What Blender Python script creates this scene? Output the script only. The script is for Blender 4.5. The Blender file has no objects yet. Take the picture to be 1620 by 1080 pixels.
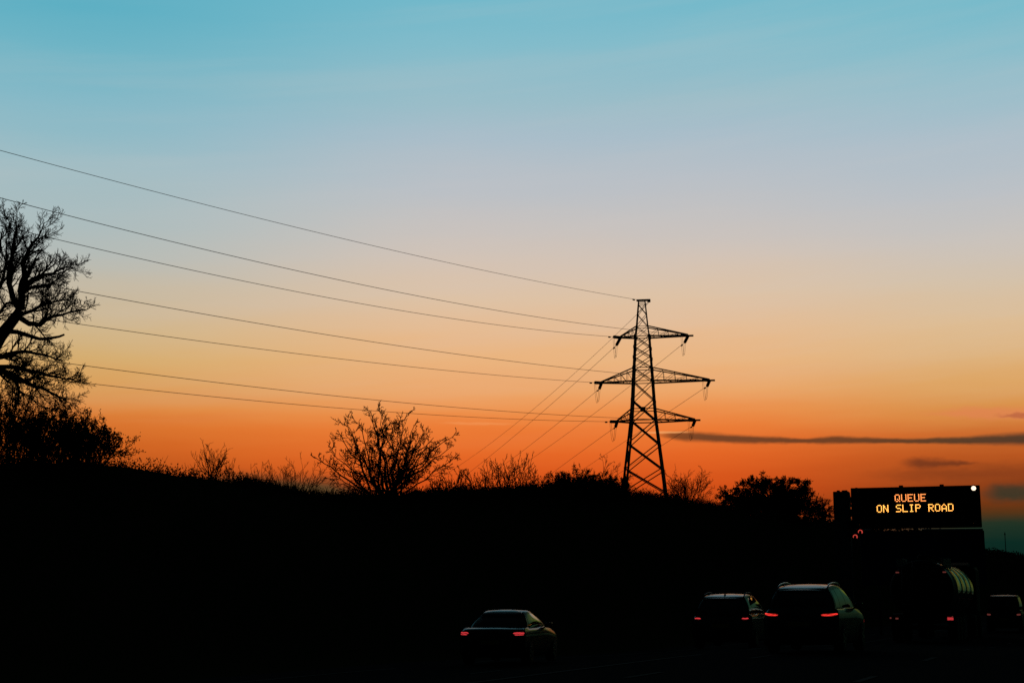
import bpy, math, random
from mathutils import Vector, Matrix, noise

scene = bpy.context.scene
COL = scene.collection
PI = math.pi
F = 2300.0                      # focal length in photo pixels (1620 wide)
CAMZ = 1.2
PITCH = math.atan((953 - 540) / F)
HEAD = math.radians(22.0)       # heading of the motorway, right of the view axis
SH, CH = math.sin(HEAD), math.cos(HEAD)


# ------------------------------------------------------------------ helpers
def at(x, y, depth):
    """point of the world seen at photo pixel (x, y), `depth` metres ahead."""
    dx, dy, dz = (x - 810) / F, 1.0, -(y - 540) / F
    c, s = math.cos(PITCH), math.sin(PITCH)
    wy, wz = dy * c - dz * s, dy * s + dz * c
    k = depth / wy
    return Vector((dx * k, depth, CAMZ + wz * k))


def project(p):
    v = Vector(p) - Vector((0, 0, CAMZ))
    c, s = math.cos(PITCH), math.sin(PITCH)
    fy, fz = v.y * c + v.z * s, -v.y * s + v.z * c
    return 810 + F * v.x / fy, 540 - F * fz / fy


def road(s, lat, z=0.0):
    return Vector((s * SH + lat * CH, s * CH - lat * SH, z))


def to_road(x, y):
    return x * SH + y * CH, x * CH - y * SH


def ss(a, b, x):
    t = min(1.0, max(0.0, (x - a) / (b - a)))
    return t * t * (3 - 2 * t)


def lerp(a, b, t):
    return a + (b - a) * t


def interp(tab, x):
    if x <= tab[0][0]:
        return tab[0][1]
    for (a, va), (b, vb) in zip(tab, tab[1:]):
        if x <= b:
            return lerp(va, vb, (x - a) / (b - a))
    return tab[-1][1]


def lin(c):
    return tuple((v / 12.92 if v <= 0.04045 else ((v + 0.055) / 1.055) ** 2.4) for v in (q / 255 for q in c))


class MB:
    """collects faces, becomes one mesh object."""
    def __init__(self):
        self.v, self.f, self.sm = [], [], []

    def add(self, vs, fs, smooth=False):
        o = len(self.v)
        self.v.extend(tuple(p) for p in vs)
        for f in fs:
            self.f.append(tuple(i + o for i in f))
            self.sm.append(smooth)

    def box(self, c, size, rot=None, bevel=0.0):
        hx, hy, hz = (q / 2 for q in size)
        c = Vector(c)
        b = min(bevel, hx * .49, hy * .49, hz * .49)
        if b <= 0:
            vs = [Vector((x, y, z)) for x in (-hx, hx) for y in (-hy, hy) for z in (-hz, hz)]
            fs = [(0, 1, 3, 2), (4, 6, 7, 5), (0, 4, 5, 1), (2, 3, 7, 6), (0, 2, 6, 4), (1, 5, 7, 3)]
        else:
            def oct_(z, i):
                ax, ay = hx - i, hy - i
                return [Vector(q) for q in ((-ax + b, -ay, z), (ax - b, -ay, z), (ax, -ay + b, z), (ax, ay - b, z),
                                            (ax - b, ay, z), (-ax + b, ay, z), (-ax, ay - b, z), (-ax, -ay + b, z))]
            rings = [oct_(-hz, b * .6), oct_(-hz + b, 0), oct_(hz - b, 0), oct_(hz, b * .6)]
            vs = [p for r in rings for p in r]
            fs = [tuple(reversed(range(8))), tuple(range(24, 32))]
            for k in range(3):
                for i in range(8):
                    j = (i + 1) % 8
                    fs.append((k * 8 + i, k * 8 + j, k * 8 + 8 + j, k * 8 + 8 + i))
        if rot is not None:
            vs = [rot @ p for p in vs]
        self.add([p + c for p in vs], fs)

    def tube(self, pts, r0, r1=None, k=6, cap=True, smooth=True):
        r1 = r0 if r1 is None else r1
        pts = [Vector(p) for p in pts]
        n = len(pts)
        vs = []
        t = (pts[1] - pts[0]).normalized()
        a = t.orthogonal().normalized()
        for i, p in enumerate(pts):
            t = (pts[min(i + 1, n - 1)] - pts[max(i - 1, 0)])
            if t.length < 1e-9:
                t = Vector((0, 0, 1))
            t.normalize()
            a = a - t * a.dot(t)
            if a.length < 1e-6:
                a = t.orthogonal()
            a.normalize()
            b = t.cross(a)
            r = lerp(r0, r1, i / (n - 1))
            for j in range(k):
                q = 2 * PI * j / k
                vs.append(p + (a * math.cos(q) + b * math.sin(q)) * r)
        fs = []
        for i in range(n - 1):
            for j in range(k):
                m = (j + 1) % k
                fs.append((i * k + j, i * k + m, (i + 1) * k + m, (i + 1) * k + j))
        if cap:
            fs.append(tuple(reversed(range(k))))
            fs.append(tuple(range((n - 1) * k, n * k)))
        self.add(vs, fs, smooth)

    def bar(self, a, b, w):
        """square angle-iron like bar"""
        self.tube([a, b], w * .62, w * .62, 4, True, False)

    def lathe(self, prof, axis='z', k=20, center=(0, 0, 0), sx=1.0, smooth=True):
        c = Vector(center)
        vs = []
        for r, h in prof:
            for j in range(k):
                q = 2 * PI * j / k
                u, w = math.cos(q) * r * sx, math.sin(q) * r
                vs.append(c + (Vector((u, w, h)) if axis == 'z' else Vector((u, h, w)) if axis == 'y' else Vector((h, u, w))))
        fs = []
        for i in range(len(prof) - 1):
            for j in range(k):
                m = (j + 1) % k
                fs.append((i * k + j, i * k + m, (i + 1) * k + m, (i + 1) * k + j))
        fs.append(tuple(reversed(range(k))))
        fs.append(tuple(range((len(prof) - 1) * k, len(prof) * k)))
        self.add(vs, fs, smooth)

    def build(self, name, mat, parent=None, loc=None):
        me = bpy.data.meshes.new(name)
        me.from_pydata(self.v, [], self.f)
        me.polygons.foreach_set('use_smooth', self.sm)
        me.materials.append(mat)
        me.update()
        o = bpy.data.objects.new(name, me)
        COL.objects.link(o)
        if parent is not None:
            o.parent = parent
        if loc is not None:
            o.location = loc
        return o


def tag(o, label=None, cat=None, group=None, kind=None):
    if label:
        o['label'] = label
    if cat:
        o['category'] = cat
    if group:
        o['group'] = group
    if kind:
        o['kind'] = kind
    return o


def empty(name, loc=(0, 0, 0), rz=0.0):
    o = bpy.data.objects.new(name, None)
    COL.objects.link(o)
    o.location = loc
    o.rotation_euler = (0, 0, rz)
    o.empty_display_size = 0.2
    return o


def rename_mat_nodes(m):
    m.use_nodes = True
    return m.node_tree, m.node_tree.nodes, m.node_tree.links


def mat(name, c1, c2=None, rough=0.8, scale=4.0, metal=0.0, spec=0.3, coat=0.0, bump=0.0, detail=6.0):
    m = bpy.data.materials.new(name)
    nt, n, l = rename_mat_nodes(m)
    b = n['Principled BSDF']
    b.inputs['Roughness'].default_value = rough
    b.inputs['Metallic'].default_value = metal
    b.inputs['Specular IOR Level'].default_value = spec
    b.inputs['Coat Weight'].default_value = coat
    b.inputs['Coat Roughness'].default_value = 0.04
    c2 = c2 or tuple(v * 0.7 for v in c1)
    tc = n.new('ShaderNodeTexCoord')
    nz = n.new('ShaderNodeTexNoise')
    nz.inputs['Scale'].default_value = scale
    nz.inputs['Detail'].default_value = detail
    mx = n.new('ShaderNodeMix')
    mx.data_type = 'RGBA'
    mx.inputs['A'].default_value = (*c1, 1)
    mx.inputs['B'].default_value = (*c2, 1)
    l.new(tc.outputs['Object'], nz.inputs['Vector'])
    l.new(nz.outputs['Fac'], mx.inputs['Factor'])
    l.new(mx.outputs['Result'], b.inputs['Base Color'])
    if bump:
        bp = n.new('ShaderNodeBump')
        bp.inputs['Strength'].default_value = bump
        l.new(nz.outputs['Fac'], bp.inputs['Height'])
        l.new(bp.outputs['Normal'], b.inputs['Normal'])
    return m


def emit(name, col, strength, base=(0.02, 0.02, 0.02)):
    m = bpy.data.materials.new(name)
    nt, n, l = rename_mat_nodes(m)
    b = n['Principled BSDF']
    b.inputs['Base Color'].default_value = (*base, 1)
    b.inputs['Roughness'].default_value = 0.3
    b.inputs['Emission Color'].default_value = (*col, 1)
    b.inputs['Emission Strength'].default_value = strength
    return m


def lamp_mat(name, col, strength, bands=26.0):
    m = emit(name, col, strength, (0.05, 0.002, 0.002))
    nt, n, l = rename_mat_nodes(m)
    tc = n.new('ShaderNodeTexCoord')
    wv = n.new('ShaderNodeTexWave')
    wv.bands_direction = 'Z'
    wv.inputs['Scale'].default_value = bands
    wv.inputs['Distortion'].default_value = 2.5
    wv.inputs['Detail Scale'].default_value = 2.0
    mr = n.new('ShaderNodeMapRange')
    mr.inputs[3].default_value = strength * .18
    mr.inputs[4].default_value = strength * 1.9
    l.new(tc.outputs['Object'], wv.inputs['Vector'])
    l.new(wv.outputs['Fac'], mr.inputs[0])
    l.new(mr.outputs[0], n['Principled BSDF'].inputs['Emission Strength'])
    return m


M = dict(
    soil=mat('meadow', (0.030, 0.040, 0.018), (0.045, 0.038, 0.022), 1.0, 1.5, spec=0.0, bump=0.5),
    asphalt=mat('asphalt', (0.032, 0.032, 0.034), (0.044, 0.043, 0.042), 1.0, 30, spec=0.0, bump=0.2),
    paint_line=mat('road_paint', (0.20, 0.20, 0.19), (0.09, 0.09, 0.09), 1.0, 12, spec=0.0),
    bark=mat('bark', (0.055, 0.045, 0.032), (0.03, 0.032, 0.02), 0.95, 8, spec=0.1, bump=0.5),
    twig=mat('twig', (0.05, 0.048, 0.03), (0.03, 0.036, 0.022), 0.95, 5, spec=0.1),
    leaf=mat('leaf', (0.028, 0.05, 0.02), (0.05, 0.06, 0.025), 0.9, 6, spec=0.1),
    grass=mat('dry_grass', (0.07, 0.075, 0.035), (0.04, 0.055, 0.025), 0.95, 3, spec=0.05),
    steel=mat('galvanised_steel', (0.19, 0.20, 0.20), (0.12, 0.12, 0.12), 0.75, 2, spec=0.3),
    cable=mat('conductor', (0.07, 0.08, 0.085), (0.05, 0.05, 0.05), 0.7, 2, spec=0.2),
    porcelain=mat('insulator_brown', (0.05, 0.03, 0.02), (0.03, 0.02, 0.015), 0.4, 3),
    sign_box=mat('black_housing', (0.014, 0.014, 0.015), (0.02, 0.02, 0.02), 0.7, 4, spec=0.2),
    sign_face=mat('matt_black_face', (0.008, 0.008, 0.008), (0.012, 0.012, 0.012), 0.8, 9, spec=0.1),
    post=mat('painted_steel_post', (0.10, 0.11, 0.11), (0.07, 0.075, 0.075), 0.7, 3, spec=0.2),
    blue=mat('sign_blue', (0.01, 0.03, 0.10), (0.012, 0.028, 0.085), 0.8, 3, spec=0.1),
    edge=mat('aluminium_edge', (0.45, 0.46, 0.46), (0.35, 0.36, 0.36), 0.35, 6, metal=0.8),
    lens_off=mat('unlit_lens', (0.05, 0.035, 0.015), (0.04, 0.03, 0.02), 0.2, 9, spec=0.5),
    paint_dark=mat('dark_green_paint', (0.010, 0.022, 0.019), (0.009, 0.02, 0.017), 0.5, 2, spec=0.08, coat=0.42),
    paint_black=mat('black_paint', (0.006, 0.009, 0.009), (0.005, 0.008, 0.008), 0.5, 2, spec=0.08, coat=0.42),
    paint_grey=mat('grey_paint', (0.018, 0.028, 0.026), (0.016, 0.026, 0.024), 0.5, 2, spec=0.08, coat=0.42),
    paint_dull=mat('dull_dark_paint', (0.008, 0.009, 0.009), (0.012, 0.012, 0.011), 0.55, 2, spec=0.2, coat=0.12),
    glass=mat('tinted_glass', (0.004, 0.006, 0.006), (0.004, 0.006, 0.006), 0.03, 2, spec=0.4),
    trim=mat('black_trim', (0.01, 0.01, 0.01), (0.014, 0.014, 0.014), 0.6, 5, spec=0.3),
    rubber=mat('rubber', (0.012, 0.012, 0.012), (0.02, 0.02, 0.02), 0.85, 9, spec=0.2),
    alloy=mat('alloy', (0.25, 0.25, 0.26), (0.18, 0.18, 0.18), 0.4, 9, metal=0.7),
    plate=mat('number_plate_yellow', (0.25, 0.20, 0.02), (0.22, 0.17, 0.02), 0.6, 9),
    tank=mat('stainless_tank', (0.62, 0.66, 0.50), (0.52, 0.57, 0.44), 0.13, 1.2, metal=1.0, bump=0.02),
    chassis=mat('chassis', (0.02, 0.02, 0.02), (0.03, 0.028, 0.025), 0.9, 5, spec=0.05),
    red=lamp_mat('tail_lamp_red', (1.0, 0.04, 0.03), .78, 7.5),
    red_soft=lamp_mat('tail_lamp_red_dim', (1.0, 0.06, 0.07), 0.40, 6.0),
    red_faint=emit('marker_lamp_red_faint', (1.0, 0.22, 0.18), 0.10),
    led_top=emit('led_orange', (1.0, 0.30, 0.075), 2.0),
    led_low=emit('led_amber', (1.0, 0.42, 0.075), 2.6),
    lantern=emit('lantern_white', (1.0, 0.80, 0.58), 1.6),
    signal_red=emit('signal_red', (1.0, 0.10, 0.07), 0.55),
)

# ------------------------------------------------------------------ camera
cam = bpy.data.cameras.new('camera')
cam.sensor_width = 36.0
cam.lens = 36.0 * F / 1620.0
cam.clip_start = 0.1
cam.clip_end = 20000
co = bpy.data.objects.new('camera', cam)
COL.objects.link(co)
co.location = (0, 0, CAMZ)
co.rotation_euler = (PI / 2 + PITCH, 0, 0)
scene.camera = co

# ------------------------------------------------------------------ sky
w = bpy.data.worlds.new('World')
scene.world = w
w.use_nodes = True
nt = w.node_tree
N, Lk = nt.nodes, nt.links
N.clear()


def sock(x):
    return x


def mth(op, a, b=None, c=None, clamp=False):
    n = N.new('ShaderNodeMath')
    n.operation = op
    n.use_clamp = clamp
    for i, q in enumerate((a, b, c)):
        if q is None:
            continue
        if isinstance(q, (int, float)):
            n.inputs[i].default_value = q
        else:
            Lk.new(q, n.inputs[i])
    return n.outputs[0]


def maprange(v, a, b, c=0.0, d=1.0, kind='SMOOTHSTEP'):
    n = N.new('ShaderNodeMapRange')
    n.interpolation_type = kind
    n.clamp = True
    Lk.new(v, n.inputs[0])
    for i, q in enumerate((a, b, c, d)):
        n.inputs[i + 1].default_value = q
    return n.outputs[0]


def ramp(v, stops, interp_='LINEAR'):
    n = N.new('ShaderNodeValToRGB')
    cr = n.color_ramp
    cr.interpolation = interp_
    while len(cr.elements) < len(stops):
        cr.elements.new(0.5)
    for e, (p, c) in zip(cr.elements, stops):
        e.position = p
        e.color = (*c, 1) if not isinstance(c, (int, float)) else (c, c, c, 1)
    Lk.new(v, n.inputs[0])
    return n.outputs[0]


def mix(f, a, b, kind='MIX'):
    n = N.new('ShaderNodeMix')
    n.data_type = 'RGBA'
    n.blend_type = kind
    if isinstance(f, (int, float)):
        n.inputs['Factor'].default_value = f
    else:
        Lk.new(f, n.inputs['Factor'])
    for k, q in (('A', a), ('B', b)):
        if isinstance(q, tuple):
            n.inputs[k].default_value = (*q, 1)
        else:
            Lk.new(q, n.inputs[k])
    return n.outputs['Result']


def el_of(y, x=810):
    p = at(x, y, 100.0)
    return math.degrees(math.atan2(p.z - CAMZ, math.hypot(p.x, p.y)))


def az_of(x):
    return math.degrees(math.atan((x - 810) / F))


tc = N.new('ShaderNodeTexCoord')
sep = N.new('ShaderNodeSeparateXYZ')
Lk.new(tc.outputs['Generated'], sep.inputs[0])
el = mth('MULTIPLY', mth('ARCSINE', sep.outputs[2]), 180 / PI)
az = mth('MULTIPLY', mth('ARCTAN2', sep.outputs[0], sep.outputs[1]), 180 / PI)


def noise_tex(sx, sy, detail, off=0.0):
    cb = N.new('ShaderNodeCombineXYZ')
    Lk.new(mth('MULTIPLY', az, sx), cb.inputs[0])
    Lk.new(mth('MULTIPLY', el, sy), cb.inputs[1])
    cb.inputs[2].default_value = off
    nz = N.new('ShaderNodeTexNoise')
    nz.inputs['Scale'].default_value = 1.0
    nz.inputs['Detail'].default_value = detail
    Lk.new(cb.outputs[0], nz.inputs['Vector'])
    return mth('SUBTRACT', nz.outputs['Fac'], 0.5)


ELMAX = 26.0
streaks = noise_tex(0.055, 0.55, 5.0, 3.0)
fine = noise_tex(0.35, 2.6, 4.0, 9.0)
ele = mth('ADD', el, mth('ADD', mth('MULTIPLY', streaks, 1.1), mth('MULTIPLY', fine, 0.22)))
t_el = mth('DIVIDE', ele, ELMAX, clamp=True)

SKY_L = [(0, (84, 175, 196)), (90, (104, 180, 198)), (180, (128, 184, 199)), (260, (152, 187, 196)), (330, (166, 187, 190)),
         (390, (180, 186, 180)), (440, (196, 184, 160)), (490, (208, 180, 132)), (540, (214, 172, 104)), (580, (218, 160, 84)),
         (620, (222, 138, 60)), (660, (216, 116, 44)), (700, (205, 100, 34)), (750, (180, 80, 26)), (800, (120, 66, 30)),
         (870, (40, 56, 40)), (953, (10, 30, 26))]
SKY_C = [(0, (106, 184, 203)), (90, (124, 187, 203)), (180, (150, 188, 200)), (240, (166, 188, 201)), (300, (183, 190, 197)),
         (350, (196, 192, 190)), (400, (210, 193, 178)), (450, (222, 192, 160)), (500, (230, 186, 142)), (550, (236, 178, 118)),
         (600, (238, 162, 94)), (640, (238, 142, 70)), (680, (236, 124, 54)), (720, (229, 103, 38)), (770, (214, 82, 25)),
         (820, (176, 66, 20)), (870, (80, 52, 30)), (953, (12, 30, 26))]
SKY_R = [(0, (112, 186, 203)), (90, (130, 188, 203)), (160, (150, 189, 202)), (240, (170, 189, 201)), (310, (186, 191, 196)),
         (370, (200, 193, 186)), (430, (212, 192, 166)), (490, (222, 187, 142)), (540, (224, 177, 116)), (580, (223, 164, 92)),
         (620, (219, 146, 70)), (655, (216, 136, 66)), (690, (204, 108, 46)), (720, (184, 86, 32)), (760, (144, 64, 24)),
         (795, (112, 54, 20)), (815, (84, 52, 24)), (835, (32, 50, 36)), (860, (12, 42, 34)), (953, (8, 26, 24))]


def pale(c, y):
    k = .085 * (1 - ss(560, 680, y))
    g = sum(c) / 3
    return tuple(lerp(q, g, k) * (1 + .02 * k / .085) for q in c)


def skyramp(tab, x=810):
    st = sorted((max(0.0, el_of(y - 20 * ss(30, 110, y) * (1 - ss(250, 340, y)) + 19 * ss(330, 450, y) * (1 - ss(610, 690, y)), x)) / ELMAX, pale(lin(c), y)) for y, c in tab)
    top = st[-1]
    st.append((1.0, tuple(lerp(q, z, 0.08) for q, z in zip(top[1], lin((70, 160, 190))))))
    return ramp(t_el, st)


wl = maprange(az, az_of(60), az_of(760), 1.0, 0.0)
wr = maprange(az, az_of(1080), az_of(1580), 0.0, 1.0)
sky = mix(wr, mix(wl, skyramp(SKY_C), skyramp(SKY_L, 60)), skyramp(SKY_R, 1580))

# very thin high veil: soft slanting bands
vb = N.new('ShaderNodeCombineXYZ')
Lk.new(mth('MULTIPLY', az, 0.045), vb.inputs[0])
Lk.new(mth('MULTIPLY', mth('SUBTRACT', el, mth('MULTIPLY', az, 0.10)), 0.75), vb.inputs[1])
vn = N.new('ShaderNodeTexNoise')
vn.inputs['Scale'].default_value = 1.0
vn.inputs['Detail'].default_value = 6.0
vn.inputs['Roughness'].default_value = 0.55
Lk.new(vb.outputs[0], vn.inputs['Vector'])
veil = mth('MULTIPLY', maprange(vn.outputs['Fac'], 0.42, 0.72), mth('MULTIPLY', maprange(el, 5.0, 11.0), 0.09))
sky = mix(veil, sky, lin((206, 200, 196)))

# -- the long dark cloud streak and its companions, low in the afterglow
wob = noise_tex(0.9, 3.0, 5.0, 21.0)
wob2 = noise_tex(2.6, 6.0, 4.0, 31.0)


def azt(x0, x1):
    return maprange(az, az_of(x0), az_of(x1), 0, 1, 'LINEAR')


def cloud(yc, half, x0, x1, soft, color, amount, wamp=0.12, xs=60):
    """yc / half: tables over photo x of centre and half thickness (photo px)."""
    X0, X1 = yc[0][0], yc[-1][0]
    tt = azt(X0, X1)
    c = ramp(tt, [((x - X0) / (X1 - X0), el_of(y, min(x, 1620)) / 10.0) for x, y in yc])
    hh = ramp(tt, [((x - X0) / (X1 - X0), h * (180 / PI / F)) for x, h in half])
    d = mth('ABSOLUTE', mth('SUBTRACT', mth('ADD', el, mth('ADD', mth('MULTIPLY', wob, wamp), mth('MULTIPLY', wob2, wamp * .7))),
                            mth('MULTIPLY', c, 10.0)))
    q = mth('DIVIDE', d, mth('MAXIMUM', hh, 0.002))
    m_ = maprange(q, 1.0 - soft, 1.0 + soft, 1.0, 0.0)
    e0 = maprange(az, az_of(x0), az_of(x0 + xs))
    e1 = maprange(az, az_of(x1 - xs), az_of(x1), 1.0, 0.0)
    return mth('MULTIPLY', mth('MULTIPLY', m_, mth('MULTIPLY', e0, e1)), amount), color


CL = []
streak_col = ramp(azt(1050, 1620), [(0, lin((112, 62, 32))), (0.12, lin((78, 54, 36))), (0.5, lin((74, 52, 34))), (0.8, lin((44, 50, 38))), (1, lin((24, 46, 40)))])
CL.append(cloud([(1040, 687), (1110, 691), (1200, 695), (1290, 697), (1340, 695), (1450, 697), (1540, 696), (1700, 694)],
                [(1040, 3), (1090, 7), (1200, 5.5), (1280, 3.5), (1330, 5.5), (1420, 3.4), (1540, 4.8), (1620, 8), (1700, 9)],
                1030, 2400, 0.65, streak_col, 0.85, 0.09, 40))
CL.append(cloud([(1400, 732), (1580, 732)], [(1400, 2), (1460, 8), (1520, 3), (1580, 1)], 1415, 1560, 0.9, lin((98, 48, 28)), 0.75, 0.25, 40))
CL.append(cloud([(1300, 752), (1800, 748)], [(1300, 4), (1800, 16)], 1330, 2600, 1.0, lin((120, 54, 26)), 0.5, 0.35, 160))
CL.append(cloud([(1540, 780), (1800, 778)], [(1540, 3), (1570, 11), (1800, 15)], 1535, 2600, 0.8, lin((44, 54, 40)), 0.85, 0.25, 50))
CL.append(cloud([(1440, 652), (1700, 656)], [(1440, 2), (1540, 7), (1620, 8), (1700, 6)], 1440, 2000, 1.0, lin((226, 128, 84)), 0.55, 0.45, 90))
CL.append(cloud([(1570, 657), (1700, 657)], [(1570, 1), (1610, 3), (1700, 4)], 1570, 2000, 0.9, lin((170, 84, 60)), 0.6, 0.3, 40))
CL.append(cloud([(1000, 684), (1110, 683)], [(1000, 0.8), (1050, 1.6), (1110, 0.8)], 1000, 1110, 0.8, lin((250, 176, 110)), 0.6, 0.05, 40))
CL.append(cloud([(680, 668), (830, 671)], [(680, 1), (760, 2), (830, 1)], 680, 830, 0.9, lin((244, 156, 92)), 0.45, 0.1, 50))
CL.append(cloud([(100, 790), (360, 778), (520, 782), (640, 800)], [(100, 18), (360, 24), (520, 24), (640, 10)], 250, 640, 0.7, lin((40, 62, 40)), 0.85, 0.3, 120))
for m_, c_ in CL:
    sky = mix(m_, sky, c_)

# afterglow ahead; the unseen vault is darkened steeply to keep the ground near black
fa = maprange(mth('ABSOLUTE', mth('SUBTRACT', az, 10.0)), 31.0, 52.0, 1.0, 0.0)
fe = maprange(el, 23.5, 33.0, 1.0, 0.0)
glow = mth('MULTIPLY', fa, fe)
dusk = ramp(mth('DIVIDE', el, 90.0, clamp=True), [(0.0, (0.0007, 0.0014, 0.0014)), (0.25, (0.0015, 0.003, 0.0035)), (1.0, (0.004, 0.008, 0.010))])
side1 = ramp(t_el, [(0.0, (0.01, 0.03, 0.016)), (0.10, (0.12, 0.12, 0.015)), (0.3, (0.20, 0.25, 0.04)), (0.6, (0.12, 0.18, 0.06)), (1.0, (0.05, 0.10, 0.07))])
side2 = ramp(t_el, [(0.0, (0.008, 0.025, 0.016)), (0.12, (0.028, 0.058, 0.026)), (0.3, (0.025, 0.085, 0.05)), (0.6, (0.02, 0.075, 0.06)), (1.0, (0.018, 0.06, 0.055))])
side = mix(maprange(az, 23.8, 27.5), side1, side2)  # made-up side sky, out of view, coloured for reflections on cars and tank
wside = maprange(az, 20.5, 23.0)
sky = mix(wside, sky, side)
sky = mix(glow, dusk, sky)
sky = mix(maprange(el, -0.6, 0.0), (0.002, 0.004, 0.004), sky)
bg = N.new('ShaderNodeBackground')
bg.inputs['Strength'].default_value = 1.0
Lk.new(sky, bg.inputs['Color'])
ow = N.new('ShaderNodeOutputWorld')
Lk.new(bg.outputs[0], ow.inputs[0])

vs_ = scene.view_settings
vs_.view_transform = 'Standard'
vs_.look = 'None'
vs_.exposure = 0.0
vs_.gamma = 1.0
vs_.use_curve_mapping = False
scene.cycles.max_bounces = 5
scene.cycles.use_denoising = False
scene.cycles.filter_width = 1.5

# ------------------------------------------------------------------ ground
SKYLINE = [(0, 742), (110, 736), (180, 740), (230, 749), (300, 758), (340, 764), (420, 783), (480, 793), (560, 798), (700, 792), (850, 789), (960, 789), (1050, 800),
           (1130, 810), (1200, 823), (1300, 836), (1400, 850), (1500, 868), (1555, 884), (1600, 888)]
CREST = [(-60, 4.8), (0, 5.0), (18, 5.2)]
for px_, y_ in SKYLINE:
    a_ = math.atan((px_ - 810) / F)
    d_ = 30.0 / math.sin(HEAD - a_)
    CREST.append((d_ * math.cos(HEAD - a_), CAMZ + (953 - y_) / F * d_ * math.cos(a_)))
CREST += [(1200, 30.0), (3000, 50)]


def rz(s, lat):
    z = -0.35 * ss(35, 60, s)
    z -= 0.45 * ss(-9.5, -14.0, lat) * ss(-20, 20, s)
    return z


def gz(s, lat):
    z = rz(s, lat)
    if lat < -20:
        c = interp(CREST, s)
        t = ss(-20, -30, lat)
        z = lerp(z, c, t)
        z += (0.16 * noise.noise(Vector((s * .22, lat * .3, 1.7))) + .20 * noise.noise(Vector((s * .09, lat * .15, 5.2)))) * t
        if lat < -30:
            z += min(8.0, 0.11 * (-30 - lat)) * ss(140, 290, s) - .8 * ss(-33, -42, lat) * (1 - ss(140, 290, s))
    elif lat > 22:
        z += 2.2 * ss(22, 34, lat) + 0.01 * (lat - 22) * ss(22, 60, lat)
    return z


SS = [-60, -40, -20, -10, 0, 6, 12] + [16 + 1.5 * q for q in range(76)] + list(range(130, 300, 8)) + list(range(300, 700, 25)) + [700, 800, 950, 1200, 1600, 2200, 3000]
LATS = [-900, -600, -400, -250, -170, -130, -110, -100, -90, -80, -70, -60, -52, -46, -42, -39, -36, -34, -32.5, -31, -30, -29, -28, -27, -26, -25, -24, -23,
        -22, -21, -20, -18.6, -17, -15.5, -14, -13, -12, -11, -10, -9, -7.3, -3.65, 0, 3.65, 6.2, 12, 18, 22, 24, 26, 28, 30, 32, 34, 45, 60, 120, 300, 900]


def sheet(name, ss_, lats, dz, m, fn):
    b = MB()
    vs, fs = [], []
    for s in ss_:
        for l in lats:
            vs.append(road(s, l, fn(s, l) + dz))
    k = len(lats)
    for i in range(len(ss_) - 1):
        for j in range(k - 1):
            fs.append((i * k + j, i * k + j + 1, (i + 1) * k + j + 1, (i + 1) * k + j))
    b.add(vs, fs, True)
    return b.build(name, m)


tag(sheet('ground', SS, LATS, 0, M['soil'], gz), kind='structure')
tag(sheet('road', SS, [q for q in LATS if -18.6 <= q <= 6.2], 0.004, M['asphalt'], gz), kind='structure')
mk = MB()
for lat, dash in ((-9.0, 0), (-7.3, 1), (-3.65, 1), (3.4, 0), (-14.0, 1), (-17.0, 0)):
    lo = -40
    while lo < 260:
        hi = lo + (2.0 if dash else 8.9)
        for a_, b_ in ((lo, hi),):
            q = []
            for s_, l_ in ((a_, lat - .06), (b_, lat - .06), (b_, lat + .06), (a_, lat + .06)):
                q.append(road(s_, l_, gz(s_, l_) + 0.016))
            mk.add(q, [(0, 3, 2, 1)])
        lo += 9.0
tag(mk.build('road_markings', M['paint_line']), kind='structure')


def ground_at(x, y):
    s, l = to_road(x, y)
    return gz(s, l)


def crest_pt(px, dlat=0.0, lat0=-30.0):
    """point of the ground on the crest line of the cutting seen at photo column px"""
    a = math.atan((px - 810) / F)
    lat = lat0 + dlat
    d = -lat / math.sin(HEAD - a)
    x, y = d * math.sin(a), d * math.cos(a)
    return Vector((x, y, ground_at(x, y)))


# ------------------------------------------------------------------ plants
def rvec(rng):
    while True:
        v = Vector((rng.uniform(-1, 1), rng.uniform(-1, 1), rng.uniform(-1, 1)))
        if 0.05 < v.length < 1:
            return v.normalized()


def branch(rng, p, d, L, r, lvl, out, maxlvl, nchild, ratio=0.55, wig=0.22, up=0.05, ang=(25, 60), nseg=None, rmin=0.006, first=0.25):
    n = nseg or (6 if lvl == 0 else 4 if lvl == 1 else 3)
    pts = [p.copy()]
    dirs = [d.copy()]
    q = p.copy()
    for i in range(n):
        d = (d + rvec(rng) * wig + Vector((0, 0, up))).normalized()
        q = q + d * (L / n)
        pts.append(q.copy())
        dirs.append(d.copy())
    r1 = max(rmin, r * 0.35)
    out.append((pts, r, r1, lvl))
    if lvl >= maxlvl:
        return
    nc = nchild[lvl]
    for k in range(nc):
        t = first + (1 - first) * (k + rng.random()) / nc
        i = min(n - 1, int(t * n))
        f = t * n - i
        bp = pts[i].lerp(pts[i + 1], f)
        bd = dirs[i + 1]
        a = math.radians(rng.uniform(*ang))
        side_ = bd.cross(rvec(rng)).normalized()
        nd = (bd * math.cos(a) + side_ * math.sin(a)).normalized()
        nl = L * ratio * rng.uniform(0.6, 1.15) * (1.1 - 0.45 * t)
        branch(rng, bp, nd, nl, max(rmin, lerp(r, r1, t) * 0.62), lvl + 1, out, maxlvl, nchild, ratio, wig, up, ang, None, rmin, 0.15)


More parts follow.
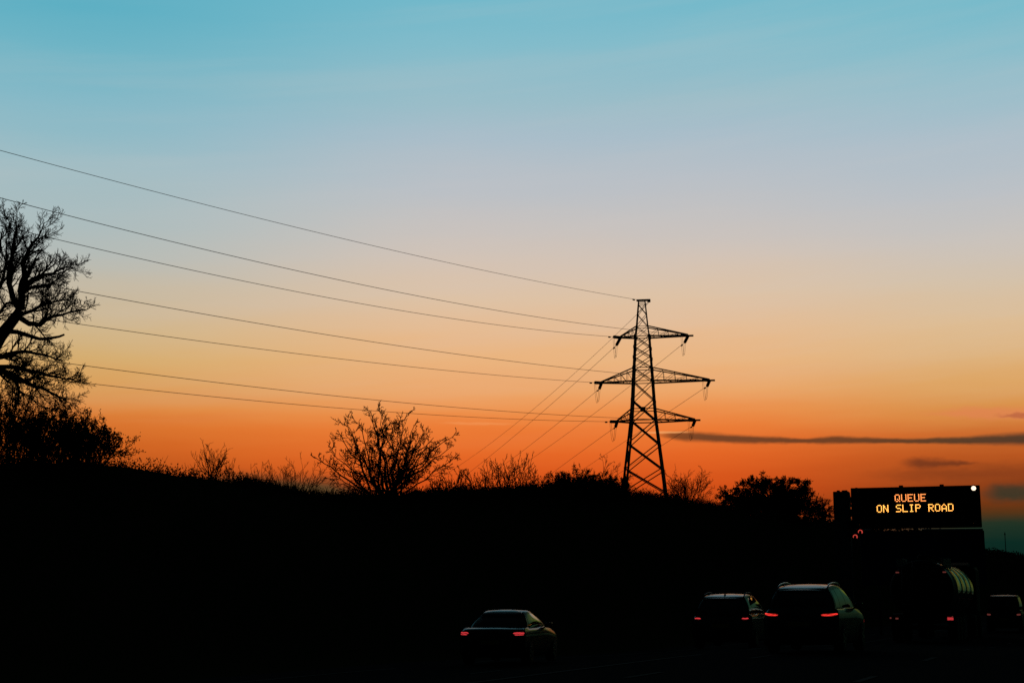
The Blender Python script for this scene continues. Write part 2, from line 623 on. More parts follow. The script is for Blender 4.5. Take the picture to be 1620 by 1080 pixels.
def limb_children(rng, pts, r0, r1, out, n, L, maxlvl, nchild, rmin, up=0.05, ang=(25, 65), t0=0.15, wig=0.25):
    m = len(pts) - 1
    for k in range(n):
        t = t0 + (1 - t0) * (k + rng.random()) / n
        i = min(m - 1, int(t * m))
        bp = pts[i].lerp(pts[i + 1], t * m - i)
        bd = (pts[i + 1] - pts[i]).normalized()
        a = math.radians(rng.uniform(*ang))
        side_ = bd.cross(rvec(rng)).normalized()
        nd = (bd * math.cos(a) + side_ * math.sin(a)).normalized()
        branch(rng, bp, nd, L * rng.uniform(.6, 1.2) * (1.15 - .5 * t), max(rmin, lerp(r0, r1, t) * .5), 1, out, maxlvl, nchild, .58, wig, up, (25, 60), None, rmin, .12)


def add_polys(b, polys, lo, hi):
    for pts, r0, r1, lvl in polys:
        if lo <= lvl <= hi:
            b.tube(pts, r0, r1, 6 if lvl == 0 else 4 if lvl == 1 else 3, lvl == 0, lvl == 0)


def leaves(b, rng, polys, n, size, minlvl=1, spread=0.05):
    cand = [q for q in polys if q[3] >= minlvl]
    if not cand:
        return
    for _ in range(n):
        pts = cand[rng.randrange(len(cand))][0]
        i = rng.randrange(len(pts) - 1)
        p = pts[i].lerp(pts[i + 1], rng.random()) + rvec(rng) * spread * rng.random()
        a = rvec(rng)
        c = a.cross(rvec(rng)).normalized()
        l_, w_ = size * rng.uniform(.6, 1.3), size * .32 * rng.uniform(.7, 1.3)
        b.add([p, p + a * l_ * .5 + c * w_, p + a * l_, p + a * l_ * .5 - c * w_], [(0, 1, 2, 3)])


def plant(name, label, cat, base, polys, nleaf=0, lsize=0.06, rng=None, group=None, trunk_name='stem', crown_name='twigs', split=0, spread=.06, leafmat='leaf'):
    """polys in world coordinates; becomes thing > stems, twigs, foliage"""
    root = empty(name, base)
    tag(root, label, cat, group)
    rel = [([p - base for p in pts], r0, r1, lvl) for pts, r0, r1, lvl in polys]
    b = MB()
    add_polys(b, rel, 0, split)
    b.build(trunk_name, M['bark'], root)
    b = MB()
    add_polys(b, rel, split + 1, 9)
    if b.v:
        b.build(crown_name, M['twig'], root)
    if nleaf:
        b = MB()
        leaves(b, rng, rel, nleaf, lsize, 1, spread)
        b.build('foliage', M[leafmat], root)
    return root


# --- the old oak leaning in from the left -----------------------------------
rng = random.Random(11)
OZ = 58.0
LIMBS = [
    ([(-74, 760), (-62, 690), (-52, 620), (-30, 572), (0, 533), (20, 507), (32, 490)], .42, .20, 0),
    ([(32, 490), (20, 470), (14, 448), (17, 420), (21, 390), (26, 360), (25, 345)], .16, .02, 9),
    ([(32, 490), (33, 458), (39, 436), (36, 412), (46, 394), (60, 376), (70, 352)], .17, .02, 9),
    ([(33, 462), (44, 450), (64, 436), (84, 433), (96, 426), (108, 421)], .12, .018, 9),
    ([(33, 470), (46, 456), (62, 453), (78, 454), (84, 446)], .10, .045, 3),
    ([(28, 500), (46, 512), (64, 514), (84, 500), (110, 494), (136, 490)], .13, .016, 10),
    ([(24, 502), (40, 495), (62, 485), (88, 477), (112, 474)], .10, .016, 9),
    ([(14, 524), (40, 529), (62, 536), (84, 534), (102, 529)], .10, .04, 1),
    ([(-52, 600), (-20, 584), (4, 587), (24, 597), (44, 606), (68, 614), (92, 627), (110, 632)], .17, .02, 10),
    ([(-46, 590), (-10, 566), (14, 560), (42, 556), (74, 562), (102, 572)], .14, .018, 10),
    ([(-20, 584), (14, 580), (44, 586), (76, 594), (104, 600), (118, 600)], .11, .016, 10),
    ([(-44, 588), (-30, 520), (-16, 470), (-6, 430), (0, 395), (4, 362)], .20, .02, 10),
    ([(-16, 470), (0, 455), (8, 425), (10, 395), (14, 370)], .10, .015, 8),
    ([(-30, 520), (-10, 505), (10, 480), (40, 468), (56, 462)], .10, .015, 8),
    ([(-56, 640), (-80, 560), (-110, 500), (-130, 440)], .24, .03, 10),
    ([(-60, 650), (-100, 600), (-150, 570), (-200, 560)], .20, .03, 10),
    ([(-80, 560), (-70, 490), (-60, 430), (-55, 380)], .16, .02, 10),
    ([(-100, 600), (-150, 530), (-190, 480)], .14, .02, 9),
    ([(0, 587), (20, 600), (30, 618), (60, 640), (80, 652)], .05, .012, 5),
    ([(12, 596), (28, 606), (26, 640), (22, 676)], .06, .03, 3),
]
polys = []
for px, r0, r1, nch in LIMBS:
    dd = rng.uniform(-1.6, 1.6)
    P_ = [at(x, y, OZ + (0 if r0 > .4 else dd * i / max(1, len(px) - 1)) + rng.uniform(-.1, .1)) for i, (x, y) in enumerate(px)]
    # subdivide with a little wander
    pts = []
    for a_, b_ in zip(P_, P_[1:]):
        pts += [a_, a_.lerp(b_, .5) + rvec(rng) * (a_ - b_).length * .07]
    pts.append(P_[-1])
    polys.append((pts, r0, r1, 0))
    if nch:
        limb_children(rng, pts, r0, r1, polys, int(nch * 1.7), 1.2, 3, (0, 9, 6), .0075, 0.07, (20, 60), .2, .24)
base = at(-74, 760, OZ)
base.z = ground_at(base.x, base.y)
polys[0][0][0] = base - Vector((0, 0, .2))
plant('oak_tree', 'big bare spreading tree reaching in over the left edge of the picture', 'tree', base, polys, 0, rng=rng, trunk_name='trunk', crown_name='crown', split=0)


def bush(name, label, cat, px, lat, h, spreadang, nstem, seed, r=.03, lvl=3, nch=(5, 4, 3), nleaf=0, lsize=.06, up=.06, wig=.2, ratio=.5, width=.4, rmin=.007, group=None,
         ang=(22, 55), hj=(.65, 1.1), spread=.06, dz=0.0, basept=None, sag=0.0):
    rng = random.Random(seed)
    base = basept if basept is not None else crest_pt(px, lat)
    base = base + Vector((0, 0, dz))
    out = []
    for k in range(nstem):
        a = math.radians(spreadang) * math.sqrt((k + .5) / nstem) * rng.uniform(.8, 1.1)
        ph = k * 2.399 + rng.uniform(-.3, .3)
        d = Vector((math.sin(a) * math.cos(ph), math.sin(a) * math.sin(ph), math.cos(a)))
        p = base + Vector((math.cos(ph) * width * rng.random(), math.sin(ph) * width * rng.random(), -.15))
        branch(rng, p, d, h * rng.uniform(*hj), r * rng.uniform(.7, 1.1), 0, out, lvl, nch, ratio, wig, up, ang, None, rmin)
    return plant(name, label, cat, base, out, nleaf, lsize, rng, group, spread=spread)


# --- left: evergreen thicket under the oak ----------------------------------
LS = 'shrubs of the leafy thicket under the oak'
for i, (px, dl, h, w_, lab) in enumerate([
        (-40, -1.5, 3.2, .9, 'tallest dark leafy shrub under the big bare tree, cut by the left edge'),
        (28, .5, 2.1, .8, 'dark leafy shrub standing straight below the trunk of the big bare tree'),
        (84, 0, 1.5, .7, 'dark leafy shrub in the middle of the sloping thicket, below the drooping boughs'),
        (132, .3, 1.4, .6, 'lowest dark leafy shrub, at the right-hand end of the thicket under the bare tree')]):
    bush('leafy_shrub', lab, 'shrub', px, dl, h, 58, 30, 40 + i, .028, 3, (6, 5, 3), 7000, .06, .07, .25, .5, w_, .007, LS, spread=.1)

# --- the bank's skyline, left to right ---------------------------------------
bush('spiky_shrub', 'fan of upright bare stems on the bank right of the leafy thicket', 'shrub', 338, 0, 1.2, 26, 22, 51, .016, 2, (4, 3), up=.05, width=.18, rmin=.006)
bush('small_shrub', 'small thin bare shrub just right of the fan-shaped one on the bank', 'shrub', 366, 0, .85, 22, 10, 52, .013, 2, (3, 2), width=.1, rmin=.006)
bush('scrubby_shrub', 'low straggling bare shrub with slanting stems left of the big bare bush', 'shrub', 462, -.5, 1.45, 55, 28, 53, .017, 2, (5, 3), up=.03, width=.7, rmin=.006)
bush('thin_shrub', 'sparse two-pronged bare shrub left of the straggling one on the bank', 'shrub', 412, 0, 1.1, 40, 8, 54, .014, 2, (3, 2), width=.25, rmin=.006)

# the big bare hawthorn: hand-aimed leaders, random twigs
rng = random.Random(77)
hb = crest_pt(612, -.5)
HZ = hb.y
hpolys = []
for tx, ty, bend in [(497, 722, -8), (525, 716, -6), (540, 690, 0), (546, 662, -10), (553, 676, 8), (572, 668, 4), (587, 652, -12), (604, 655, 6), (612, 668, 14), (624, 668, -6),
                     (636, 664, -8), (642, 676, 8), (658, 668, -6), (672, 684, 6), (686, 692, 4), (718, 690, 8), (714, 706, 12), (716, 727, 14), (664, 740, 8), (690, 716, 10),
                     (556, 740, -6), (530, 752, -8), (600, 690, 0), (630, 700, 0), (580, 700, 4), (652, 710, 6), (565, 715, 0), (596, 672, 6), (648, 690, -6), (676, 704, 10)]:
    dd = rng.uniform(-1.3, 1.3)
    tip = at(tx, ty, HZ + dd)
    st = hb + Vector((rng.uniform(-.55, .55), rng.uniform(-.4, .4), -.2))
    mid = st.lerp(tip, .5) + Vector((-bend / 34.0 * .6, 0, rng.uniform(-.1, .25)))
    pts = []
    for k in range(9):
        t = k / 8
        p = st * (1 - t) ** 2 + mid * 2 * t * (1 - t) + tip * t * t
        if 0 < k < 8:
            p = p + rvec(rng) * .12
        pts.append(p)
    hpolys.append((pts, rng.uniform(.04, .075), .013, 0))
    limb_children(rng, pts, .045, .012, hpolys, 9, .95, 3, (0, 5, 3), .0125, .03, (22, 60), .2, .26)
plant('bare_bush', 'largest bare many-stemmed bush standing alone on the bank, left of the pylon', 'bush', hb, hpolys, 0, rng=rng)

TH = 'thin upright saplings along the hedge'
for i, (px, h, n, lab) in enumerate([
        (690, 1.15, 12, 'short clump of bare saplings touching the right side of the largest bush'),
        (722, 1.5, 16, 'clump of bare upright saplings one step right of the largest bush'),
        (756, 1.45, 16, 'middle clump of bare upright saplings between the largest bush and the dense rounded bush'),
        (790, 1.85, 18, 'dense clump of upright bare saplings, widest of the row left of the rounded bush'),
        (818, 2.3, 18, 'tallest clump of upright bare saplings, left of the dense rounded bush'),
        (846, 1.45, 12, 'last clump of bare saplings, right against the dense rounded bush')]):
    bush('sapling_clump', lab, 'saplings', px, 0, h, 22, n, 60 + i, .016, 2, (4, 3), up=.07, width=.42, rmin=.0115, group=TH, ratio=.42)

bush('rounded_bush', 'dense dark rounded bush on the bank just left of the pylon legs', 'bush', 915, 0, 1.7, 62, 30, 71, .03, 3, (5, 4, 3), 9000, .10, .04, .25, .5, 1.1, .010, spread=.14)
bush('rounded_bush', 'lower dark bush at the foot of the pylon, half hiding its left leg', 'bush', 968, .5, 1.5, 60, 20, 72, .03, 3, (5, 4, 3), 6500, .10, .04, .25, .5, .8, .010, spread=.14)
bush('twiggy_tree', 'little bare tree poking out above the bushes left of the pylon legs', 'tree', 953, -1, 2.6, 22, 6, 73, .03, 3, (5, 4, 3), up=.04, width=.15, rmin=.010)
bush('broom_shrub', 'bare broom-like shrub standing right of the pylon foot', 'shrub', 1085, 0, 2.6, 36, 34, 74, .022, 2, (5, 4), up=.05, width=1.0, rmin=.012)
bush('broom_shrub', 'low bare shrub filling the gap between the pylon legs', 'shrub', 1022, 0, .9, 40, 18, 75, .018, 2, (5, 3), 1200, .08, .05, width=.45, rmin=.011)


def crown_tree(name, label, px0, base, H, limbs, seed, lsize, nleaf, rmin, nch=(7, 5, 3), L=1.0):
    rng = random.Random(seed)
    out = []
    top = base + Vector((0, 0, H * .35))
    out.append(([base - Vector((0, 0, .3)), base.lerp(top, .5) + Vector((.1, 0, 0)), top], .32, .24, 0))
    for tip in limbs:
        tip = Vector(tip)
        mid = top.lerp(tip, .5) + Vector((0, 0, H * .10)) + rvec(rng) * .2
        pts = []
        for k in range(7):
            t = k / 6
            pts.append(top * (1 - t) ** 2 + mid * 2 * t * (1 - t) + tip * t * t + (rvec(rng) * .12 if 0 < k < 6 else Vector((0, 0, 0))))
        out.append((pts, .15, .03, 0))
        limb_children(rng, pts, .12, .03, out, 9, L, 4, (0, *nch), rmin, .04, (25, 70), .3, .3)
    return plant(name, label, 'tree', base, out, nleaf, lsize, rng, None, 'trunk', 'crown', 0, .28)


# broad round tree left of the sign, and its small neighbour
tb = crest_pt(1222, -2)
TZ = tb.y
rng = random.Random(5)
tips = []
for x, y in [(1140, 800), (1150, 785), (1160, 778), (1176, 765), (1190, 760), (1204, 757), (1216, 762), (1232, 768), (1246, 762), (1258, 760), (1270, 763), (1276, 775), (1286, 790), (1292, 805),
             (1200, 785), (1230, 785), (1255, 785), (1170, 795), (1270, 800), (1215, 800), (1150, 812), (1185, 790), (1240, 775), (1140, 815), (1165, 820), (1190, 822), (1215, 824), (1240, 824), (1265, 822), (1288, 820), (1225, 812), (1180, 808), (1255, 808), (1128, 816), (1132, 806), (1137, 794), (1146, 782), (1296, 802), (1304, 812), (1292, 788), (1146, 806), (1160, 790), (1282, 772), (1222, 800), (1196, 800), (1250, 798)]:
    tips.append(at(x, y, TZ + rng.uniform(-3.2, 3.2)))
crown_tree('round_tree', 'broad round-headed dense tree left of the lit message board', 1222, tb, 4.0, tips, 91, .17, 42000, .013, (7, 5, 3), 1.25)
tb2 = crest_pt(1300, -1)
tips = [at(x, y, tb2.y + rng.uniform(-1.5, 1.5)) for x, y in [(1284, 812), (1292, 800), (1300, 794), (1306, 792), (1311, 800), (1316, 808), (1302, 812)]]
crown_tree('small_tree', 'small thin tree squeezed between the round tree and the sign post', 1300, tb2, 2.6, tips, 92, .13, 1100, .013, (5, 4, 2), .9)

# --- continuous hedge on the crest -------------------------------------------
HTOP = [(380, 768), (430, 776), (480, 782), (540, 789), (600, 790), (650, 784), (700, 779), (760, 775), (830, 771), (865, 766), (905, 760), (960, 763), (990, 775), (1040, 784), (1110, 790), (1140, 801), (1200, 812), (1312, 826)]
rng = random.Random(19)
hbase = crest_pt(900, 0)
hedge = empty('hedgerow', hbase)
tag(hedge, 'low dense dark hedge running along the bank top past the pylon foot', 'hedge')
bs, bl = MB(), MB()
for i in range(7000):
    px = rng.uniform(380, 1312)
    if px < 600 and rng.random() < .4:
        continue
    p = crest_pt(px, rng.gauss(-.3, .7)) - hbase
    y_ = interp(HTOP, px) + 5 * noise.noise(Vector((px * .045, 1.1, 3.3))) + 3 * noise.noise(Vector((px * .16, 2.1, 3.3)))
    wp = crest_pt(px, 0)
    topz = at(px, y_, wp.y).z - hbase.z
    low = wp.z - hbase.z
    hgt = max(.1, topz - low)
    d = Vector((rng.uniform(-.5, .5), rng.uniform(-.3, .3), 1)).normalized()
    q = [Vector((p.x, p.y, low - .1))]
    hh = hgt * (rng.uniform(.7, 1.05) + (.55 * rng.random() ** 4))
    for k in range(3):
        d = (d + rvec(rng) * .3).normalized()
        q.append(q[-1] + d * hh / 3)
    bs.tube(q, .016, .009, 3, False, False)
    for m_ in range(3):
        a0 = q[1 + m_ % 3]
        d2 = (d + rvec(rng) * .9).normalized()
        bs.tube([a0, a0 + d2 * .2, a0 + d2 * .36 + rvec(rng) * .06], .010, .008, 3, False, False)
    for m_ in range(6):
        a0 = Vector((p.x + rng.uniform(-.3, .3), p.y + rng.uniform(-.3, .3), low + hgt * rng.random() ** .8 * .95))
        a_ = rvec(rng)
        c_ = a_.cross(rvec(rng)).normalized()
        sz = rng.uniform(.07, .15)
        bl.add([a0, a0 + a_ * sz * .5 + c_ * sz * .3, a0 + a_ * sz, a0 + a_ * sz * .5 - c_ * sz * .3], [(0, 1, 2, 3)])
bs.build('twigs', M['twig'], hedge)
bl.build('foliage', M['leaf'], hedge)

# --- uncountable ground cover of the cutting ----------------------------------
rng = random.Random(3)
ug = MB()
for i in range(13000):
    px = rng.uniform(-60, 1320)
    if 170 < px < 520 and rng.random() < .55:
        continue
    lat = rng.gauss(0, 1.3)
    p = crest_pt(px, lat)
    dist = p.length
    big = rng.random()
    h = (.10 + .62 * big ** 3.2) * (.45 + 1.1 * (.5 + .9 * noise.noise(Vector((px * .03, 2.2, 7))))) * (1 + dist / 220)
    if 150 < px < 540:
        h *= .62
    d = Vector((rng.uniform(-.6, .6), rng.uniform(-.3, .3), 1)).normalized()
    q = [p - Vector((0, 0, .08))]
    for k in range(3):
        d = (d + rvec(rng) * .28 - Vector((0, 0, .06 * k))).normalized()
        q.append(q[-1] + d * h / 3)
    r = .0045 + dist * .00006
    ug.tube(q, r * 1.3, r * .6, 3, False, False)
for i in range(22000):
    px = rng.uniform(-60, 1320)
    lat = rng.gauss(0, 1.6)
    p = crest_pt(px, lat)
    dist = p.length
    nz_ = .5 + .5 * noise.noise(Vector((px * .012, lat * .3, 4)))
    p.z += rng.random() ** 2.2 * (.08 + .42 * nz_) * (1 + dist / 250)
    a = rvec(rng)
    a.z = abs(a.z)
    c = a.cross(rvec(rng)).normalized()
    s_ = (.03 + .06 * rng.random()) * (1 + dist / 160)
    ug.add([p, p + a * s_ * .5 + c * s_ * .25, p + a * s_, p + a * s_ * .5 - c * s_ * .25], [(0, 1, 2, 3)])
tag(ug.build('undergrowth', M['grass']), 'rough grass and bramble along the top of the dark bank', 'undergrowth', kind='stuff')

rng = random.Random(8)
fw = MB()
for i in range(520):
    s_ = rng.uniform(230, 900)
    lat = -30 - rng.uniform(0, 30)
    z = gz(s_, lat)
    p = road(s_, lat, z)
    R_ = rng.uniform(1.2, 2.6)
    hh = rng.uniform(1.5, 3.2)
    fw.tube([p - Vector((0, 0, .3)), p + Vector((0, 0, hh * .6))], .14, .08, 4, False, False)
    for k in range(60):
        v = rvec(rng)
        c0 = p + Vector((v.x * R_, v.y * R_, hh * .62 + v.z * hh * .42)) 
        a = rvec(rng)
        b_ = a.cross(rvec(rng)).normalized()
        sz = rng.uniform(.35, .8)
        fw.add([c0, c0 + a * sz * .5 + b_ * sz * .3, c0 + a * sz, c0 + a * sz * .5 - b_ * sz * .3], [(0, 1, 2, 3)])
tag(fw.build('distant_woodland', M['leaf']), 'far line of dark woodland on the horizon right of the sign', 'woodland', kind='stuff')

# ------------------------------------------------------------------ pylon
PZ = 320.0
PPM = F / PZ                              # photo px per metre at the pylon (before pitch)
ax = at(1019, 700, PZ)
PX = ax.x
prz = -math.radians(9)
pyl_base = Vector((PX, PZ, ground_at(PX, PZ)))
pylon = empty('electricity_pylon', pyl_base, prz)
tag(pylon, 'tall steel lattice pylon with three pairs of arms against the sunset', 'pylon')


def pz(y):
    return at(1019, y, PZ).z - pyl_base.z


# half width of the square tower at height of photo row y
HWT = [(477, 5.6), (517, 9.6), (533, 12.0), (583, 15.2), (604, 16.6), (648, 19.2), (666, 21.0), (703, 25.6), (743, 30.6), (780, 35.0), (840, 42.0)]


def hw(y):
    return interp(HWT, y) / PPM * 0.93


def corner(y, sx, sy):
    return Vector((sx * hw(y), sy * hw(y), pz(y)))


gy = 780
while pz(gy) > 0 and gy < 900:
    gy += 2
LV = [gy, 818 if gy > 826 else gy - 4, 780, 743, 703, 666, 634, 604, 583, 566, 550, 533, 517, 498, 482, 477]
LV = sorted(set(LV), reverse=True)
for sx in (-1, 1):
    for sy in (-1, 1):
        b = MB()
        for y0, y1 in zip(LV, LV[1:]):
            b.bar(corner(y0, sx, sy), corner(y1, sx, sy), .54 if y0 > 600 else .42 if y0 > 540 else .25)
        for y0 in LV[1:-4]:                      # gusset plates
            b.box(corner(y0, sx, sy), (.55, .55, .7))
        b.box(corner(LV[0], sx, sy) + Vector((0, 0, .1)), (1.0, 1.0, .5))
        b.build('leg', M['steel'], pylon)
b = MB()
for y0, y1 in zip(LV, LV[1:]):
    wd = .25 if y0 > 660 else .18 if y0 > 540 else .11
    if y0 - y1 < 8 and y0 < 490:
        wd = .14
    for (a1, a2) in (((-1, -1), (1, -1)), ((1, -1), (1, 1)), ((1, 1), (-1, 1)), ((-1, 1), (-1, -1))):
        if y0 - y1 >= 8:
            front = a1[1] == -1 and a2[1] == -1
            b.bar(corner(y0, *a2), corner(y1, *a1), wd * (1.5 if front else 1.0))
            b.bar(corner(y0, *a1), corner(y1, *a2), wd)
        if y1 in (666, 604, 583, 533, 517, 482, 477):
            b.bar(corner(y1, *a1), corner(y1, *a2), wd * 1.1)
# plates where the diagonals cross behind the lowest arm
for (a1, a2) in (((-1, -1), (1, -1)), ((1, -1), (1, 1)), ((1, 1), (-1, 1)), ((-1, 1), (-1, -1))):
    b.bar(corner(648, *a1), corner(648, *a2), .2)
b.box((0, -hw(649) - .1, pz(649)), (1.2, .12, .95))
b.build('bracing', M['steel'], pylon)
b = MB()
b.box((.35, 0, pz(475)), (3.1, .5, .42))
b.box((1.6, 0, pz(476)), (.7, .5, .7), None, .15)
b.bar((1.4, 0, pz(476)), (.7, 0, pz(486)), .1)
b.build('peak_bar', M['steel'], pylon)

ARMS = [(533, 517, -35, 72), (604, 583, -66, 104), (666, 648, -42, 80)]     # bottom row, top row, left tip px, right tip px
TIPS = {}
for ai, (yb, yt, lx, rx) in enumerate(ARMS):
    for sgn, reach in ((-1, -lx), (1, rx)):
        b = MB()
        tipx = sgn * (reach / PPM) / math.cos(prz)
        tip = Vector((tipx, 0, pz(yb)))
        TIPS[(ai, sgn)] = tip
        for sy in (-1, 1):
            lo, hi = corner(yb, sgn, sy), corner(yt, sgn, sy)
            end = tip + Vector((0, sy * .22, 0))
            b.bar(lo, end, .36)
            b.bar(hi, end + Vector((0, 0, .25)), .28)
            n = 5 if ai == 1 else 4
            for k in range(1, n):
                t0, t1 = k / n, (k - 1) / n
                b.bar(lo.lerp(end, t0), hi.lerp(end, t0), .10)
                b.bar(lo.lerp(end, t1), hi.lerp(end, t0), .10)
        for k in range(0, 5):
            t0, t1 = k / 5, (k + 1) / 5
            l0, l1 = corner(yb, sgn, -1), corner(yb, sgn, 1)
            b.bar(l0.lerp(tip, t0), l1.lerp(tip, t1), .10)
        b.box(tip + Vector((sgn * .45, 0, 0)), (1.5, .5, .34))
        b.build('crossarm', M['steel'], pylon)
pm = Matrix.Translation(pyl_base) @ Matrix.Rotation(prz, 4, 'Z')
pmi = pm.inverted()


def insulator(a, c):
    """string of discs between two points (pylon space)"""
    b = MB()
    b.tube([a, c], .05, .05, 5)
    n = 12
    for k in range(n):
        t = (k + .5) / n
        p, q = a.lerp(c, t - .035), a.lerp(c, t + .035)
        b.tube([p, q], .37, .27, 8)
    b.build('insulator_string', M['porcelain'], pylon)


# incoming span (towards the camera, off the left edge) and outgoing span (away)
IN = {(0, -1): ((0, 357), (640, 492), 183), (0, 1): ((0, 313), (640, 464), 172), (1, -1): ((0, 494), (640, 579), 183), (1, 1): ((0, 437), (640, 548), 172),
      (2, -1): ((0, 590), (640, 653), 183), (2, 1): ((0, 560), (640, 637), 172), 'e': ((0, 238), (640, 400), 178)}
OUT = {(0, -1): ((745, 745), (880, 632)), (0, 1): ((818, 741), (1000, 608)), (1, -1): ((797, 735), (900, 655)), (1, 1): ((918, 745), (1060, 650)),
       (2, -1): ((849, 766), (939, 700)), (2, 1): ((940, 775), (1043, 707)), 'e': ((725, 737), (900, 598))}


def para(P0, P1, sag, t):
    p = P0.lerp(P1, t)
    p.z -= 4 * sag * t * (1 - t)
    return p


def fit_sag(P0, P1, mx, my):
    def y_at(sag):
        best = None
        for k in range(401):
            p = para(P0, P1, sag, k / 400)
            x, y = project(p)
            if best is None or abs(x - mx) < best[0]:
                best = (abs(x - mx), y)
        return best[1]
    lo, hi = -6.0, 20.0
    for _ in range(30):
        m_ = (lo + hi) / 2
        if y_at(m_) < my:
            lo = m_
        else:
            hi = m_
    return (lo + hi) / 2


def cable(name, P0, P1, sag, tmax, r, label, group, damper=True):
    root_pts = [para(P0, P1, sag, tmax * k / 90) for k in range(91)]
    b = MB()
    rel = [p - P0 for p in root_pts]
    b.tube(rel, r, r, 4, True, True)
    o = b.build(name, M['cable'], None, P0)
    tag(o, label, 'power line', group)
    if damper:
        d = MB()
        L_ = (P1 - P0).length
        t = 1.9 / L_
        p = para(P0, P1, sag, t) - P0
        dr = (para(P0, P1, sag, t + .01) - para(P0, P1, sag, t)).normalized()
        d.tube([p - dr * .35 - Vector((0, 0, .12)), p + dr * .35 - Vector((0, 0, .12))], .17, .17, 8)
        d.tube([p, p - Vector((0, 0, .14))], .06, .06, 6)
        d.build('damper', M['cable'], o)
    return o


LVN = ['top', 'middle', 'bottom']
SDN = {-1: 'left', 1: 'right'}
GI, GO = 'power lines running from the pylon to the left edge', 'power lines running from the pylon down behind the bank'
for ai in range(3):
    for sgn in (-1, 1):
        tip = TIPS[(ai, sgn)]
        wt = pm @ tip
        (ex, ey), (mx, my), dep = IN[(ai, sgn)]
        E = at(ex, ey, dep)
        d = (E - wt).normalized()
        d = (d + Vector((0, 0, -.03))).normalized()
        a0 = wt + d * .3
        a1 = wt + d * 3.1
        insulator(pmi @ a0, pmi @ a1)
        o1 = pmi @ a1
        sg = fit_sag(a1, E, mx, my)
        cable('power_line', a1, E, sg, 1.35, .052, f'power line from the tip of the {LVN[ai]} {SDN[sgn]} arm sweeping up to the left edge', GI)
        (fx, fy), (nx, ny) = OUT[(ai, sgn)]
        Fp = at(fx, fy, 470)
        d2 = (at(nx, ny, 385) - wt).normalized()
        d2 = (d2 + Vector((0, 0, -.1))).normalized()
        c0 = wt + d2 * .3 + Vector((0, 0, -.1))
        c1 = wt + d2 * 3.4 + Vector((0, 0, -.5))
        # keep the short hanging string readable: it drops below the arm
        insulator(pmi @ c0, pmi @ c1)
        sg = fit_sag(c1, Fp, nx, ny)
        cable('power_line', c1, Fp, sg, 1.32, .040, f'thin power line dropping away behind the bank from the {LVN[ai]} {SDN[sgn]} arm', GO)
        # jumper loops between the two strings
        for off, dp in ((-.14, 3.9), (.14, 3.6)):
            jb = MB()
            A, B = pmi @ a1, pmi @ c1
            jp = []
            for k in range(17):
                t = k / 16
                p = A.lerp(B, t) + Vector((off, off * .6, 0))
                p.z -= 4 * dp * t * (1 - t) * (1 if t < .5 else 1)
                jp.append(p)
            jb.tube(jp, .035, .035, 4)
            jb.build('jumper_loop', M['cable'], pylon)
ep = pm @ Vector((-.9, 0, pz(474)))
(ex, ey), (mx, my), dep = IN['e']
E = at(ex, ey, dep)
cable('earth_wire', ep, E, fit_sag(ep, E, mx, my), 1.35, .045, 'highest wire, from the pylon peak up to the left edge', None)
ep2 = pm @ Vector((1.7, 0, pz(478)))
(fx, fy), (nx, ny) = OUT['e']
Fp = at(fx, fy, 470)
cable('earth_wire', ep2, Fp, fit_sag(ep2, Fp, nx, ny), 1.32, .036, 'thin wire dropping from the pylon peak behind its body to the bank', None, False)

# ------------------------------------------------------------------ message sign
SZ = 77.0
FONT = {
    'Q': ['01110', '10001', '10001', '10001', '10101', '10010', '01101'], 'U': ['10001'] * 6 + ['01110'], 'E': ['11111', '10000', '10000', '11110', '10000', '10000', '11111'],
    'O': ['01110', '10001', '10001', '10001', '10001', '10001', '01110'], 'N': ['10001', '11001', '11001', '10101', '10011', '10011', '10001'],
    'S': ['01111', '10000', '10000', '01110', '00001', '00001', '11110'], 'L': ['10000'] * 6 + ['11111'], 'I': ['01110', '00100', '00100', '00100', '00100', '00100', '01110'],
    'P': ['11110', '10001', '10001', '11110', '10000', '10000', '10000'], 'R': ['11110', '10001', '10001', '11110', '10100', '10010', '10001'],
    'A': ['00100', '01010', '10001', '10001', '11111', '10001', '10001'], 'D': ['11110', '10001', '10001', '10001', '10001', '10001', '11110']}
sgc = at(1448, 802, SZ)
srz = -math.radians(18)
sgnd = ground_at(at(1330, 900, SZ).x, SZ)
sign = empty('message_sign', (sgc.x, sgc.y, sgnd), srz)
tag(sign, 'black roadside message board with two lit rows of amber letters on a broad post', 'message board')
_ex = Vector((math.cos(srz), math.sin(srz), 0))
XS = 6.0 / (project(sgc + _ex * 3)[0] - project(sgc - _ex * 3)[0])     # metres of board per photo px
K = F / SZ * 1.005               # px per metre
Wm, Hm = 205 * XS, 65 / K
cz = sgc.z - sgnd
b = MB()
b.box((0, .25, cz), (Wm, .5, Hm), None, .04)
for x in (-.105, .21):
    b.box((x * Wm, .25, cz + Hm / 2 + .05), (.22, .16, .11), None, .02)
b.build('display_case', M['sign_box'], sign)
b = MB()
b.box((0, -.012, cz), (Wm - .3, .03, Hm - .3))
face = b.build('display_face', M['sign_face'], sign)
b = MB()                           # border frame proud of the case
fw_ = .09
for z in (-1, 1):
    b.box((0, -.03, cz + z * (Hm / 2 - fw_ / 2)), (Wm - .02, .07, fw_), None, .01)
for x in (-1, 1):
    b.box((x * (Wm / 2 - fw_ / 2 - .01), -.03, cz), (fw_, .06, Hm - 2 * fw_))
b.build('frame', M['sign_box'], sign)
PIT = 1.71 * XS
